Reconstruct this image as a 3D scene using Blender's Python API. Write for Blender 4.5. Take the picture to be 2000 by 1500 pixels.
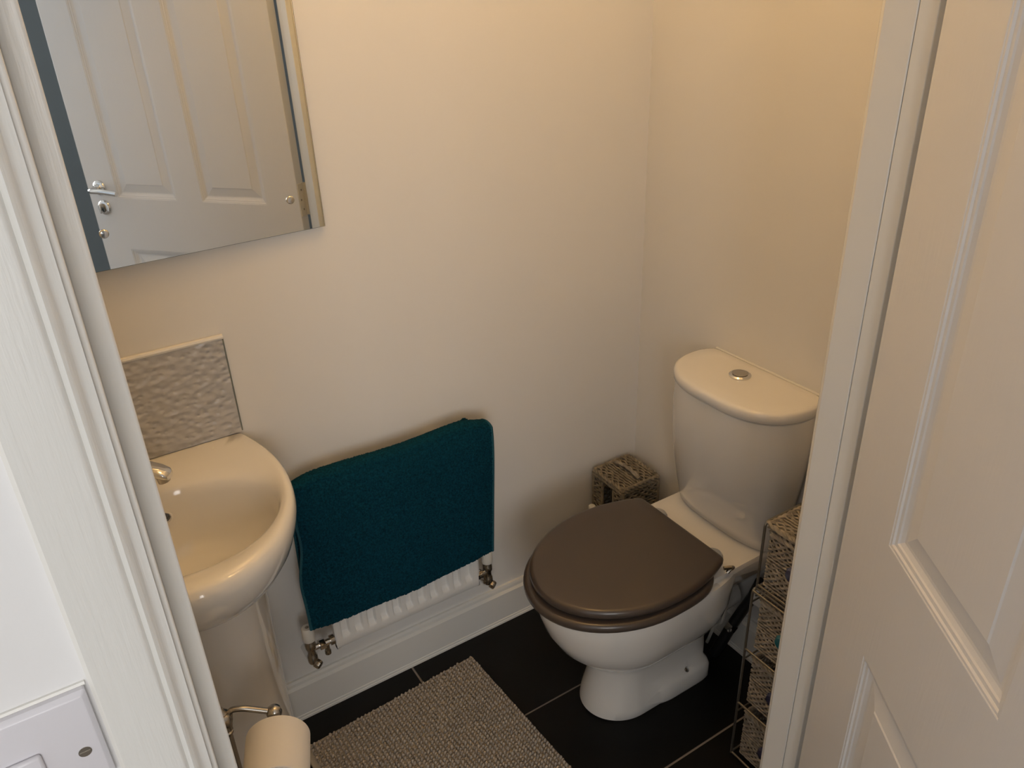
import bpy, bmesh, math, random
from mathutils import Vector, Matrix, noise
random.seed(7)
scene = bpy.context.scene
for o in list(bpy.data.objects):
    bpy.data.objects.remove(o)
col = scene.collection

# ------------------------------------------------------------------ camera
FPX, YAW, PITCH, ROLL, CAMH = 1569.0, math.radians(31.433), math.radians(27.396), math.radians(-2.228), 1.62
fw = Vector((math.sin(YAW)*math.cos(PITCH), math.cos(YAW)*math.cos(PITCH), -math.sin(PITCH)))
rt = Vector((math.cos(YAW), -math.sin(YAW), 0)); up = rt.cross(fw)
r2 = math.cos(ROLL)*rt + math.sin(ROLL)*up; u2 = -math.sin(ROLL)*rt + math.cos(ROLL)*up
cd = bpy.data.cameras.new('camera'); cam = bpy.data.objects.new('camera', cd); col.objects.link(cam)
cd.sensor_fit = 'HORIZONTAL'; cd.sensor_width = 36; cd.lens = FPX/2000*36; cd.clip_start = .02
M = Matrix((r2, u2, -fw)).transposed().to_4x4(); M.translation = (0, 0, CAMH)
cam.matrix_world = M
scene.camera = cam
# ------------------------------------------------------------------ world, lights, exposure
w = bpy.data.worlds.new('world'); scene.world = w; w.use_nodes = True
w.node_tree.nodes['Background'].inputs[0].default_value = (.75, .85, 1, 1)
w.node_tree.nodes['Background'].inputs[1].default_value = 1.0
vs = scene.view_settings
vs.view_transform = 'Standard'; vs.look = 'None'; vs.gamma = 1; vs.use_curve_mapping = False; vs.exposure = 0.0
ld = bpy.data.lights.new('window_back_offscreen', 'AREA'); ld.shape = 'RECTANGLE'; ld.size = 1.2; ld.size_y = 1.2
ld.energy = 30; ld.color = (1.0, .965, .93)
lo = bpy.data.objects.new('window_back_offscreen', ld); col.objects.link(lo)
lo.location = (-.60, -1.84, 1.56); lo.rotation_euler = (math.radians(90), 0, 0)
BULB = 3.8

# ------------------------------------------------------------------ materials
def mat(name, c, rough=.5, metal=0, spec=.5, coat=0, bump=None, var=0, vscale=8, stretch=(1,1,1), emit=None, tint=None):
    m = bpy.data.materials.new(name); m.use_nodes = True
    nt = m.node_tree; b = nt.nodes['Principled BSDF']
    b.inputs['Base Color'].default_value = (*c, 1); b.inputs['Roughness'].default_value = rough
    b.inputs['Metallic'].default_value = metal; b.inputs['Specular IOR Level'].default_value = spec
    b.inputs['Coat Weight'].default_value = coat; b.inputs['Coat Roughness'].default_value = .08
    tc = nt.nodes.new('ShaderNodeTexCoord'); mp = nt.nodes.new('ShaderNodeMapping')
    mp.inputs['Scale'].default_value = stretch; nt.links.new(tc.outputs['Object'], mp.inputs[0])
    if var:
        n = nt.nodes.new('ShaderNodeTexNoise'); n.inputs['Scale'].default_value = vscale; n.inputs['Detail'].default_value = 4
        nt.links.new(mp.outputs[0], n.inputs['Vector'])
        r = nt.nodes.new('ShaderNodeValToRGB')
        a = tint or tuple(x*(1-var) for x in c); d = tuple(min(1, x*(1+var)) for x in c)
        r.color_ramp.elements[0].color = (*a, 1); r.color_ramp.elements[1].color = (*d, 1)
        r.color_ramp.elements[0].position = .3; r.color_ramp.elements[1].position = .7
        nt.links.new(n.outputs['Fac'], r.inputs[0]); nt.links.new(r.outputs[0], b.inputs['Base Color'])
    if bump:
        kind, sc, st, dist = bump
        n = nt.nodes.new('ShaderNodeTexVoronoi' if kind == 'voronoi' else 'ShaderNodeTexNoise')
        if kind == 'voronoi': n.feature = 'SMOOTH_F1'
        else: n.inputs['Detail'].default_value = 5
        n.inputs['Scale'].default_value = sc; nt.links.new(mp.outputs[0], n.inputs['Vector'])
        bp = nt.nodes.new('ShaderNodeBump'); bp.inputs['Strength'].default_value = st; bp.inputs['Distance'].default_value = dist
        nt.links.new(n.outputs[0], bp.inputs['Height']); nt.links.new(bp.outputs[0], b.inputs['Normal'])
    if emit:
        b.inputs['Emission Color'].default_value = (*emit[0], 1); b.inputs['Emission Strength'].default_value = emit[1]
    return m
MT = dict(
 wall=mat('white_wall_paint', (.80,.785,.755), .62, spec=.3, bump=('noise', 60, .12, .002)),
 hallwall=mat('white_hall_paint', (.86,.85,.84), .6, bump=('noise', 26, .25, .003), stretch=(1,1,.5)),
 bluewall=mat('blue_grey_paint', (.25,.295,.32), .7, bump=('noise', 50, .1, .002)),
 ceiling=mat('ceiling_paint', (.85,.84,.82), .8),
 gloss=mat('white_gloss_paint', (.80,.79,.75), .28, bump=('noise', 9, .05, .002)),
 arch=mat('brushed_white_gloss', (.80,.79,.75), .34, bump=('noise', 30, .35, .0015), stretch=(8,8,.6)),
 doorp=mat('white_satin_door', (.78,.775,.77), .38, bump=('noise', 40, .25, .0010), stretch=(5,5,.35)),
 sealant=mat('white_sealant', (.84,.82,.77), .35),
 ceramic=mat('white_ceramic', (.83,.81,.77), .06, spec=.55, coat=.3),
 splash=mat('hammered_grey_splashback', (.50,.495,.49), .25, bump=('voronoi', 85, 1.0, .006), stretch=(.8,1,1.15)),
 chrome=mat('chrome', (.75,.75,.74), .13, 1),
 nickel=mat('brushed_nickel', (.52,.49,.44), .27, 1),
 brass=mat('tarnished_chrome_valve', (.40,.36,.30), .26, 1),
 mirror=mat('mirror_glass', (.92,.94,.93), .012, 1),
 mirroredge=mat('mirror_edge', (.20,.22,.20), .25),
 rad=mat('radiator_enamel', (.82,.81,.78), .3),
 plastic=mat('ivory_plastic', (.76,.73,.66), .4),
 swplastic=mat('white_switch_plastic', (.74,.72,.75), .32),
 black=mat('black_plastic', (.012,.012,.013), .38),
 dark=mat('dark_hole', (.01,.009,.008), .6),
 lid=mat('taupe_lacquer', (.072,.056,.046), .3, coat=.25),
 tile=mat('black_tile', (.006,.0056,.0052), .42, spec=.22, bump=('noise', 30, .12, .003), var=.25, vscale=5),
 grout=mat('grey_grout', (.30,.27,.24), .8),
 mat=mat('taupe_chenille', (.40,.355,.30), .95, spec=.1, var=.3, vscale=140),
 matbase=mat('mat_edge_cloth', (.40,.365,.31), .95, spec=.1),
 towel=mat('teal_terry', (.0033,.044,.070), .95, spec=.08, bump=('noise', 700, .8, .002), var=.45, vscale=260),
 hem=mat('teal_hem_ribbon', (.016,.085,.115), .8, spec=.2),
 wicker=mat('greyed_wicker', (.31,.275,.225), .75, spec=.25, var=.35, vscale=55, bump=('noise', 300, .4, .001)),
 wickerdark=mat('brown_wicker', (.25,.215,.16), .75, spec=.25, var=.35, vscale=55, bump=('noise', 300, .4, .001)),
 liner=mat('added_lining_wicker', (.25,.215,.16), .9),  # for boxes and boards added behind the weave
 wire=mat('grey_metal_wire', (.22,.21,.19), .35, .8),
 knobv=mat('violet_glass_knob', (.05,.05,.10), .1, coat=.5),
 knobt=mat('turquoise_glass_knob', (.02,.14,.18), .1, coat=.5),
 paper=mat('toilet_paper', (.90,.87,.83), .95, spec=.1, bump=('noise', 160, .15, .001)),
 card=mat('cardboard_core', (.34,.26,.18), .9),
 carpet=mat('hall_carpet', (.30,.27,.24), .95, bump=('noise', 200, .5, .004)),
 frame=mat('window_frame', (.85,.85,.85), .3),
 bulb=mat('lamp_bulb_glow', (1,.9,.75), .5, emit=((1,.61,.245), 1.0)),
 steel=mat('brushed_steel_lamp', (.6,.6,.6), .3, 1),
)
bpy.data.materials['lamp_bulb_glow'].node_tree.nodes['Principled BSDF'].inputs['Emission Strength'].default_value = BULB*25
g = bpy.data.materials.new('window_glass'); g.use_nodes = True; nt = g.node_tree
nt.nodes.remove(nt.nodes['Principled BSDF'])
tr = nt.nodes.new('ShaderNodeBsdfTransparent'); gl = nt.nodes.new('ShaderNodeBsdfGlossy'); gl.inputs['Roughness'].default_value = .02
mx = nt.nodes.new('ShaderNodeMixShader'); mx.inputs[0].default_value = .06
nt.links.new(tr.outputs[0], mx.inputs[1]); nt.links.new(gl.outputs[0], mx.inputs[2])
nt.links.new(mx.outputs[0], nt.nodes['Material Output'].inputs[0]); MT['glass'] = g

# ------------------------------------------------------------------ mesh helpers
class MB:
    def __init__(s): s.v = []; s.f = []
    def add(s, vs, fs):
        o = len(s.v); s.v += [tuple(v) for v in vs]; s.f += [tuple(i+o for i in f) for f in fs]; return s
    def box(s, x0, x1, y0, y1, z0, z1):
        return s.add([(x0,y0,z0),(x1,y0,z0),(x1,y1,z0),(x0,y1,z0),(x0,y0,z1),(x1,y0,z1),(x1,y1,z1),(x0,y1,z1)],
                     [(0,3,2,1),(4,5,6,7),(0,1,5,4),(1,2,6,5),(2,3,7,6),(3,0,4,7)])
    def loft(s, rings, cap0=True, cap1=True, closed=True):
        n = len(rings[0]); vs = [p for r in rings for p in r]; fs = []
        for i in range(len(rings)-1):
            for j in range(n if closed else n-1):
                k = (j+1) % n
                fs.append((i*n+j, i*n+k, (i+1)*n+k, (i+1)*n+j))
        if cap0: fs.append(tuple(range(n-1, -1, -1)))
        if cap1: fs.append(tuple(range((len(rings)-1)*n, len(rings)*n)))
        return s.add(vs, fs)
    def tube(s, path, r, n=8, cap=True):
        path = [Vector(p) for p in path]; rings = []; ref = None
        for i, p in enumerate(path):
            t = (path[min(i+1, len(path)-1)] - path[max(i-1, 0)]).normalized()
            if ref is None:
                a = Vector((0,0,1)) if abs(t.z) < .9 else Vector((1,0,0)); ref = t.cross(a).normalized()
            ref = (ref - t*ref.dot(t)).normalized(); b = t.cross(ref)
            rr = r[i] if isinstance(r, (list, tuple)) else r
            rings.append([p + ref*rr*math.cos(2*math.pi*k/n) + b*rr*math.sin(2*math.pi*k/n) for k in range(n)])
        return s.loft(rings, cap, cap)
    def lathe(s, prof, c, axis=(0,0,1), n=24, cap=True):
        ax = Vector(axis).normalized(); a = Vector((1,0,0)) if abs(ax.x) < .9 else Vector((0,1,0))
        e1 = ax.cross(a).normalized(); e2 = ax.cross(e1); c = Vector(c)
        return s.loft([[c + ax*h + (e1*math.cos(2*math.pi*k/n) + e2*math.sin(2*math.pi*k/n))*r for k in range(n)] for r, h in prof], cap, cap)
    def sphere(s, c, r, n=16):
        return s.lathe([(max(1e-5, r*math.sin(math.pi*i/10)), -r*math.cos(math.pi*i/10)) for i in range(11)], c, n=n)
    def build(s, name, m, parent=None, smooth=True, bevel=0, angle=38):
        me = bpy.data.meshes.new(name); me.from_pydata(s.v, [], s.f); me.validate()
        bm = bmesh.new(); bm.from_mesh(me); bmesh.ops.recalc_face_normals(bm, faces=bm.faces); bm.to_mesh(me); bm.free()
        o = bpy.data.objects.new(name, me); col.objects.link(o); me.materials.append(MT[m])
        if smooth:
            me.polygons.foreach_set('use_smooth', [True]*len(me.polygons)); me.set_sharp_from_angle(angle=math.radians(angle))
        if bevel:
            b = o.modifiers.new('bevel', 'BEVEL'); b.width = bevel; b.segments = 2; b.limit_method = 'ANGLE'; b.angle_limit = math.radians(40)
            b.harden_normals = False
        if parent: attach(o, parent)
        return o
def attach(o, p):
    bpy.context.view_layer.update()
    o.parent = p; o.matrix_parent_inverse = p.matrix_world.inverted()
def tag(o, label=None, cat=None, group=None, kind=None):
    for k, v in (('label', label), ('category', cat), ('group', group), ('kind', kind)):
        if v: o[k] = v
    return o
def thing(name, loc, label, cat, group=None):
    o = bpy.data.objects.new(name, None); col.objects.link(o); o.location = loc; o.empty_display_size = .05
    bpy.context.view_layer.update()
    return tag(o, label, cat, group)
def struct(name, mb, m, **k):
    return tag(mb.build(name, m, **k), kind='structure')
def boxes(*bs):
    m = MB()
    for b in bs: m.box(*b)
    return m
def fillet(pts, r, n=5):
    pts = [Vector(p) for p in pts]; out = [pts[0]]
    for a, b, c in zip(pts, pts[1:], pts[2:]):
        d1 = (a-b).normalized(); d2 = (c-b).normalized(); q = min(r, (a-b).length*.45, (c-b).length*.45)
        p0 = b+d1*q; p1 = b+d2*q
        for i in range(n+1):
            t = i/n; out.append(p0*(1-t)**2 + b*2*t*(1-t) + p1*t*t)
    return out+[pts[-1]]

def cut(o, c, ax, r, h0, h1):
    """bore a round hole into o"""
    k = MB().lathe([(r, h0), (r, h1)], c, ax, 24).build('cutter', 'ceramic', smooth=False)
    b = o.modifiers.new('bore', 'BOOLEAN'); b.operation = 'DIFFERENCE'; b.solver = 'EXACT'; b.use_self = True; b.object = k
    bpy.context.view_layer.update()
    me = bpy.data.meshes.new_from_object(o.evaluated_get(bpy.context.evaluated_depsgraph_get()))
    o.modifiers.remove(b)
    ok = len(me.polygons) > len(o.data.polygons)*.6
    if ok: me.name = o.data.name; o.data = me
    bpy.data.objects.remove(k); print('bore', o.name, ok, len(me.polygons)); return ok
# ------------------------------------------------------------------ dimensions
XL, XR, YI, YB, ZC = -.25, 1.307, .596, 1.48, 2.45    # cloakroom inner faces
YH = .490                                             # hall face of the door wall
HX0, HX1, HY0 = -1.6, 2.2, -1.7                       # hall
DX0, DX1, DZ = .0156, .862, 2.02                      # rebate faces of the lining
# ------------------------------------------------------------------ room shell
struct('wall_back', boxes((XL-.1, XR+.1, YB, YB+.1, 0, ZC)), 'wall', smooth=False)
struct('wall_right', boxes((XR, XR+.1, YI-.02, YB, 0, ZC)), 'wall', smooth=False)
struct('wall_left', boxes((XL-.1, XL, YI-.02, YB, 0, ZC)), 'wall', smooth=False)
LT = .028
wf = boxes((HX0, DX0-LT, YH, YI, 0, ZC), (DX1+LT, HX1, YH, YI, 0, ZC), (DX0-LT, DX1+LT, YH, YI, DZ+LT, ZC))
struct('wall_front', wf, 'hallwall', smooth=False)
# the cloakroom face of the door wall carries the cloakroom paint
struct('wall_front_inner', boxes((XL, DX0-LT, YI, YI+.004, 0, ZC), (DX1+LT, XR, YI, YI+.004, 0, ZC), (DX0-LT, DX1+LT, YI, YI+.004, DZ+LT, ZC)), 'wall', smooth=False)
struct('ceiling', boxes((HX0-.1, HX1+.1, HY0-.1, YB+.1, ZC, ZC+.08)), 'ceiling', smooth=False)
WX0, WX1, WZ0, WZ1 = -1.25, .05, .92, 2.2
struct('wall_hall_back', boxes((HX0-.1, WX0, HY0-.1, HY0, 0, ZC), (WX1, HX1+.1, HY0-.1, HY0, 0, ZC), (WX0, WX1, HY0-.1, HY0, 0, WZ0), (WX0, WX1, HY0-.1, HY0, WZ1, ZC)), 'bluewall', smooth=False)
struct('wall_hall_right', boxes((HX1, HX1+.1, HY0, YI, 0, ZC)), 'hallwall', smooth=False)
VY0, VY1 = -.56, .32  # span of the added side window in the left hall wall
struct('wall_hall_left', boxes((HX0-.1, HX0, HY0, VY0, 0, ZC), (HX0-.1, HX0, VY1, YI, 0, ZC), (HX0-.1, HX0, VY0, VY1, 0, WZ0), (HX0-.1, HX0, VY0, VY1, WZ1, ZC)), 'hallwall', smooth=False)
win = struct('added_side_window', boxes((HX0-.08, HX0-.03, VY0, VY0+.05, WZ0, WZ1), (HX0-.08, HX0-.03, VY1-.05, VY1, WZ0, WZ1), (HX0-.08, HX0-.03, VY0, VY1, WZ0, WZ0+.05), (HX0-.08, HX0-.03, VY0, VY1, WZ1-.05, WZ1),
    (HX0-.075, HX0-.035, (VY0+VY1)/2-.025, (VY0+VY1)/2+.025, WZ0, WZ1)), 'frame', smooth=False)  # unseen window made up to brighten the door; only sky comes through
for a, b in ((VY0+.04, (VY0+VY1)/2-.02), ((VY0+VY1)/2+.02, VY1-.04)):
    boxes((HX0-.058, HX0-.052, a, b, WZ0+.04, WZ1-.04)).build('pane', 'glass', win, smooth=False)
boxes((HX0-.03, HX0+.09, VY0-.05, VY1+.05, WZ0-.03, WZ0)).build('window_sill', 'frame', win, bevel=.006)
ya, yb, xm_ = HY0-.08, HY0-.03, (WX0+WX1)/2
win = struct('window_1', boxes((WX0, WX0+.05, ya, yb, WZ0, WZ1), (WX1-.05, WX1, ya, yb, WZ0, WZ1), (WX0, WX1, ya, yb, WZ0, WZ0+.05), (WX0, WX1, ya, yb, WZ1-.05, WZ1),
    (xm_-.025, xm_+.025, ya+.005, yb-.005, WZ0, WZ1)), 'frame', smooth=False)
for a, b in ((WX0+.04, xm_-.02), (xm_+.02, WX1-.04)):
    boxes((a, b, ya+.022, ya+.028, WZ0+.04, WZ1-.04)).build('pane', 'glass', win, smooth=False)
boxes((WX0-.05, WX1+.05, HY0-.03, HY0+.09, WZ0-.03, WZ0)).build('window_sill', 'frame', win, bevel=.006)
struct('floor_hall', boxes((HX0-.1, HX1+.1, HY0-.1, YH+.03, -.1, 0)), 'carpet', smooth=False)
# cloakroom floor: grout bed with separate tiles
fl = struct('floor', boxes((XL-.1, XR+.1, YH+.03, YB+.1, -.1, -.0025)), 'grout', smooth=False)
TW, TD, GR = .600, .300, .0058
tm = boxes((GR/2, TW-GR/2, GR/2, TD-GR/2, -.0105, 0)).build('tile', 'tile', smooth=False)
tmesh = tm.data; bpy.data.objects.remove(tm)
for row, off in enumerate((.552, .70, .552, .70)):
    y1 = 1.468 - TD*row
    x = off - TW*2
    while x < XR:
        x0, x1, ya, yb = max(x, XL), min(x+TW, XR), max(y1-TD, YH+.03), y1
        if x1-x0 > .01 and yb-ya > .01:
            if abs(x1-x0-TW) < 1e-6 and abs(yb-ya-TD) < 1e-6:
                t = bpy.data.objects.new('tile', tmesh); col.objects.link(t); t.location = (x, ya, 0)
            else:
                t = boxes((x0+GR/2, x1-GR/2, ya+GR/2, yb-GR/2, -.0105, 0)).build('tile', 'tile', smooth=False)
            attach(t, fl)
        x += TW
# skirting: ogee top, flat face, quadrant bead at the floor
SK = [(0,0),(.0,.118),(.006,.118),(.009,.112),(.010,.104),(.016,.098),(.016,.014),(.0175,.0125),(.018,.007),(.0195,.006),(.020,0)]
def skirt(name, x0, x1):
    m = MB(); m.loft([[(x, YB-d, z) for d, z in SK] for x in (x0, x1)]); return struct(name, m, 'gloss', smooth=False)
skirt('baseboard_back', XL+.0, XR)
m = MB(); m.loft([[(XR-d, y, z) for d, z in SK] for y in (YI+.024, YB-.024)]); struct('baseboard_right', m, 'gloss', smooth=False)
# ------------------------------------------------------------------ door lining, stops, architraves
lin = struct('trim_1', boxes((DX0-LT, DX0, YH, YI, 0, DZ), (DX1, DX1+LT, YH, YI, 0, DZ), (DX0-LT, DX1+LT, YH, YI, DZ, DZ+LT)), 'gloss', bevel=.002)
boxes((DX0, DX0+.0156, .528, YI, 0, DZ)).build('stop', 'arch', lin, bevel=.002)
boxes((DX1-.0145, DX1, .527, .5495, 0, DZ)).build('stop', 'gloss', lin, bevel=.0012)
boxes((DX1-.0150, DX1, .5503, YI-.006, 0, DZ)).build('stop', 'gloss', lin, bevel=.0012)
boxes((DX0+.0148, DX1-.015, .528, YI, DZ-.0145, DZ)).build('stop', 'gloss', lin, bevel=.002)
AP = [(0,0),(0,.0155),(.034,.0165),(.0365,.0155),(.038,.0125),(.041,.0145),(.0435,.0130),(.046,.0085),(.049,.0070),(.0525,.0060),(.0525,0)]   # from outer edge inwards
def architrave(name, y, sgn, m, ys=1.0):
    o = bpy.data.objects.new(name, None); col.objects.link(o); o['kind'] = 'structure'; o.location = (DX0, y, 0)
    W = AP[-1][0]; xi0 = DX0-.0045; xi1 = DX1+.0045; zt = DZ+.0045
    mb = MB(); mb.loft([[(xi0-W+a, y+sgn*d, z if z == 0 else zt+W-a) for a, d in AP] for z in (0, 1)]); mb.build('architrave_post', m, o, smooth=True, angle=50)
    mb = MB(); mb.loft([[(xi1+W-a, y+sgn*d, z if z == 0 else zt+W-a) for a, d in AP] for z in (0, 1)]); mb.build('architrave_post', m, o, smooth=True, angle=50)
    mb = MB(); mb.loft([[(xi0-W+a if s == 0 else xi1+W-a, y+sgn*d, zt+W-a) for a, d in AP] for s in (0, 1)]); mb.build('architrave_head', m, o, smooth=True, angle=50)
architrave('trim_2', YH, -1, 'arch')
architrave('trim_3', YI+.004, 1, 'gloss')
m = MB(); m.tube([(DX0-.0045-.0535, YH-.0015, z) for z in (0, 1, 2.07)], .003, 6); struct('trim_4', m, 'sealant')
# ------------------------------------------------------------------ door leaf (built closed about its hinge pin, then swung open)
PIN = (.860, .494)
DW, DT = .840, .036
door = bpy.data.objects.new('door_1', None); col.objects.link(door); door['kind'] = 'structure'
door['label'] = 'white four-panel door swung open into the hall'
S, PW = .122, .2455
def dx(a): return -.007 - a
z0, zb, zb1, zt0, zt1, z1 = .012, .225, .823, 1.003, 1.875, 2.012
xs_ = [dx(DW), dx(DW-S), dx(DW-S-PW), dx(S+PW), dx(S), dx(0)]; zs_ = [z0, zb, zb1, zt0, zt1, z1]
solid = lambda i, j: 0 <= i < 5 and 0 <= j < 5 and not (i in (1, 3) and j in (1, 3))
hb = MB()
for i in range(5):
    for j in range(5):
        if not solid(i, j): continue
        a, b, c, d = xs_[i], xs_[i+1], zs_[j], zs_[j+1]
        for y in (0, DT): hb.add([(a,y,c),(b,y,c),(b,y,d),(a,y,d)], [(0,1,2,3)])
        if not solid(i-1, j): hb.add([(a,0,c),(a,DT,c),(a,DT,d),(a,0,d)], [(0,1,2,3)])
        if not solid(i+1, j): hb.add([(b,0,c),(b,DT,c),(b,DT,d),(b,0,d)], [(0,1,2,3)])
        if not solid(i, j-1): hb.add([(a,0,c),(b,0,c),(b,DT,c),(a,DT,c)], [(0,1,2,3)])
        if not solid(i, j+1): hb.add([(a,0,d),(b,0,d),(b,DT,d),(a,DT,d)], [(0,1,2,3)])
leaf = hb.build('leaf', 'doorp', smooth=False)
bq = bmesh.new(); bq.from_mesh(leaf.data); bmesh.ops.remove_doubles(bq, verts=bq.verts, dist=1e-5); bmesh.ops.recalc_face_normals(bq, faces=bq.faces); bq.to_mesh(leaf.data); bq.free()
bv = leaf.modifiers.new('bevel', 'BEVEL'); bv.width = .0016; bv.segments = 2; bv.limit_method = 'ANGLE'
parts = [leaf]
PROF = [(-.003,-.0030),(0,-.0009),(.003,-.0012),(.0045,-.0035),(.009,-.0042),(.0105,-.006),(.016,-.0085),(.020,-.0088),(.045,-.0045),(.047,-.0030)]
for xa in (S, DW-S-PW):
    for za, zz in ((zb, zb1), (zt0, zt1)):
        mb = MB()
        for face in (0, 1):
            rings = []
            for ins, d in PROF:
                y = DT + d if face else -d
                x0, x1 = dx(xa+PW-ins), dx(xa+ins)
                rings.append([(x0, y, za+ins), (x1, y, za+ins), (x1, y, zz-ins), (x0, y, zz-ins)])
            mb.loft(rings, False, True)
        parts.append(mb.build('panel', 'doorp', smooth=False))
# furniture on the leaf
hx = dx(DW-.055)
mb = MB(); mb.lathe([(.026,0),(.026,.004),(.023,.008),(.016,.010),(.015,.012),(.0001,.012)], (hx, DT, 1.035), (0,1,0), 28)
rose = mb.build('handle_rose', 'chrome'); parts.append(rose)
mb = MB(); mb.tube(fillet([(hx, DT+.008, 1.035), (hx, DT+.05, 1.035), (hx+.06, DT+.052, 1.035), (hx+.112, DT+.046,1.028)], .016), [.0085]*7+[.0095]*8+[.0085]*0 if False else .0088, 12)
parts.append(mb.build('lever', 'chrome'))
mb = MB(); mb.lathe([(.026,0),(.026,.004),(.023,.008),(.017,.010),(.0001,.010)], (hx, DT, .968), (0,1,0), 28)
parts.append(mb.build('lock_rose', 'chrome'))
mb = MB(); mb.box(hx-.004, hx+.004, DT+.009, DT+.026, .952, .984); parts.append(mb.build('thumb_turn', 'chrome', bevel=.003))
mb = MB(); mb.lathe([(.026,0),(.026,.004),(.023,.008),(.0001,.010)], (hx, 0, 1.035), (0,-1,0), 28); parts.append(mb.build('handle_rose', 'chrome'))
mb = MB(); mb.tube(fillet([(hx, -.008, 1.035), (hx, -.05, 1.035), (hx+.112, -.046,1.028)], .016), .0088, 12); parts.append(mb.build('lever', 'chrome'))
for zc in (.25, 1.02, 1.78):
    mb = MB(); mb.box(-.0072, -.0052, .003, .033, zc-.05, zc+.05); mb.tube([(0, 0, zc-.05), (0, 0, zc+.05)], .0045, 10); mb.box(-.006, 0, -.001, .004, zc-.05, zc+.05)
    hg = mb.build('hinge', 'plastic'); parts.append(hg)
    mb = MB()
    for dz in (-.03, 0, .03): mb.lathe([(.0035,0),(.0001,.0006)], (-.0051, .018+.006*(dz == 0), zc+dz), (1,0,0), 8)
    parts.append(mb.build('hinge_screws', 'nickel'))
for p in parts: attach(p, door)
door.location = (PIN[0], PIN[1], 0); door.rotation_euler = (0, 0, math.radians(56.4))
bpy.context.view_layer.update()

# ------------------------------------------------------------------ ceiling lamp of the cloakroom
LX, LY = .66, 1.0
lamp = thing('ceiling_lamp_offscreen', (LX, LY, ZC), 'round steel ceiling lamp with three glowing bulbs in the cloakroom', 'lamp')
MB().lathe([(.09,0),(.09,-.012),(.075,-.022),(.0001,-.024)], (LX, LY, ZC), n=32).build('canopy', 'steel', lamp)
for k in range(3):
    a = 2*math.pi*k/3+.5; x, y = LX+.1*math.cos(a), LY+.1*math.sin(a)
    MB().tube([(LX+.04*math.cos(a), LY+.04*math.sin(a), ZC-.018), (LX+.08*math.cos(a), LY+.08*math.sin(a), ZC-.035), (x, y, ZC-.05)], .009, 10).build('arm', 'steel', lamp)
    b = MB().lathe([(.012,.0),(.014,-.01),(.024,-.03),(.028,-.045),(.024,-.06),(.012,-.071),(.0001,-.074)], (x, y, ZC-.048), n=16).build('bulb_offscreen', 'bulb', lamp)

# ------------------------------------------------------------------ mirror
MX0, MX1, MZ0, MZ1 = .052, .493, 1.193, 1.80
mir = thing('wall_mirror', (MX1, YB-.008, MZ0), 'frameless rectangular wall mirror reflecting the white door', 'mirror')
MB().box(MX0, MX1, YB-.0112, YB-.0068, MZ0, MZ1).build('backing', 'mirroredge', mir, smooth=False)
MB().box(MX0+.0008, MX1-.0008, YB-.0117, YB-.0112, MZ0+.0008, MZ1-.0008).build('glass', 'mirror', mir, smooth=False)
for x in (.113, .433):
    for z in (1.254, 1.74):
        MB().lathe([(.0075,0),(.0075,.002),(.006,.0042),(.0001,.005)], (x, YB-.0117, z), (0,-1,0), 20).build('screw_cap', 'chrome', mir)
mir.rotation_euler = (math.radians(-.55), 0, math.radians(2.25))     # hangs a little off the wall
bpy.context.view_layer.update()

# ------------------------------------------------------------------ basin, pedestal, splashback, tap
BX = .088
def basin_outline(n=96):
    pts = []
    for k in range(n):
        t = 2*math.pi*k/n; c, s = math.cos(t), math.sin(t)
        if s <= 0: x, y = .207*c, 1.315 + .285*s*(1-.02*abs(s))       # front half, bulging
        elif abs(c) > .58:                                             # sides running back to the wall
            q = math.acos(abs(c))/math.acos(.58); x = math.copysign(.207-.030*q**2, c); y = 1.315+.163*q
        else: x, y = .177*c/.58, 1.478                                 # straight back edge
        pts.append((x, y))
    return pts
def bowl_outline(n=96):
    return [(.170*math.copysign(abs(math.cos(2*math.pi*k/n))**.92, math.cos(2*math.pi*k/n)), 1.25+(.138 if math.sin(2*math.pi*k/n) < 0 else .125)*math.sin(2*math.pi*k/n)) for k in range(n)]
BO, BI = basin_outline(), bowl_outline()
def ring(o, s, z, cy, off=0):
    return [(BX+x*s, min(YB-.002, cy+(y-cy)*(s if y < cy or z < .80 else 1-(1-s)*.25)), z) for x, y in o]
def mix(t, z):
    return [(BX+a[0]*(1-t)+b[0]*t, min(YB-.002, a[1]*(1-t)+b[1]*t), z) for a, b in zip(BO, BI)]
ZR = .812
rings = [ring(BO, .50, .640, 1.42), ring(BO, .62, .645, 1.40), ring(BO, .76, .672, 1.38), ring(BO, .87, .705, 1.36), ring(BO, .945, .738, 1.35), ring(BO, .982, .765, 1.35),
         ring(BO, 1, .785, 1.35), ring(BO, .997, .798, 1.35), ring(BO, .983, .808, 1.35), ring(BO, .955, .8125, 1.35)]
a = rings[-1]
def mixr(t, z): return [(p[0]*(1-t)+(BX+q[0])*t, p[1]*(1-t)+q[1]*t, z) for p, q in zip(a, BI)]
rings += [mixr(.3, .8115), mixr(.55, .809), mixr(.78, .804), mixr(.93, .798)]
for s, z in ((.99,.788),(.972,.770),(.945,.748),(.90,.720),(.82,.692),(.68,.668),(.45,.653),(.15,.648)):
    rings.append(ring(BI, s, z, 1.255))
basin = thing('wash_basin', (BX, 1.3, .64), 'rounded white ceramic wash basin below the grey splashback', 'basin')
mb = MB(); mb.loft(rings); bowl = mb.build('bowl', 'ceramic', basin, angle=60)
cut(bowl, (.080, 1.3675, .745), (0,-.9,.42), .0088, -.035, .02)
MB().lathe([(.0125,-.004),(.0125,.0015),(.0095,.0022),(.0085,-.004)], (.080, 1.3675, .745), (0,-.9,.42), 24, False).build('overflow_ring', 'ceramic', basin)
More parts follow.
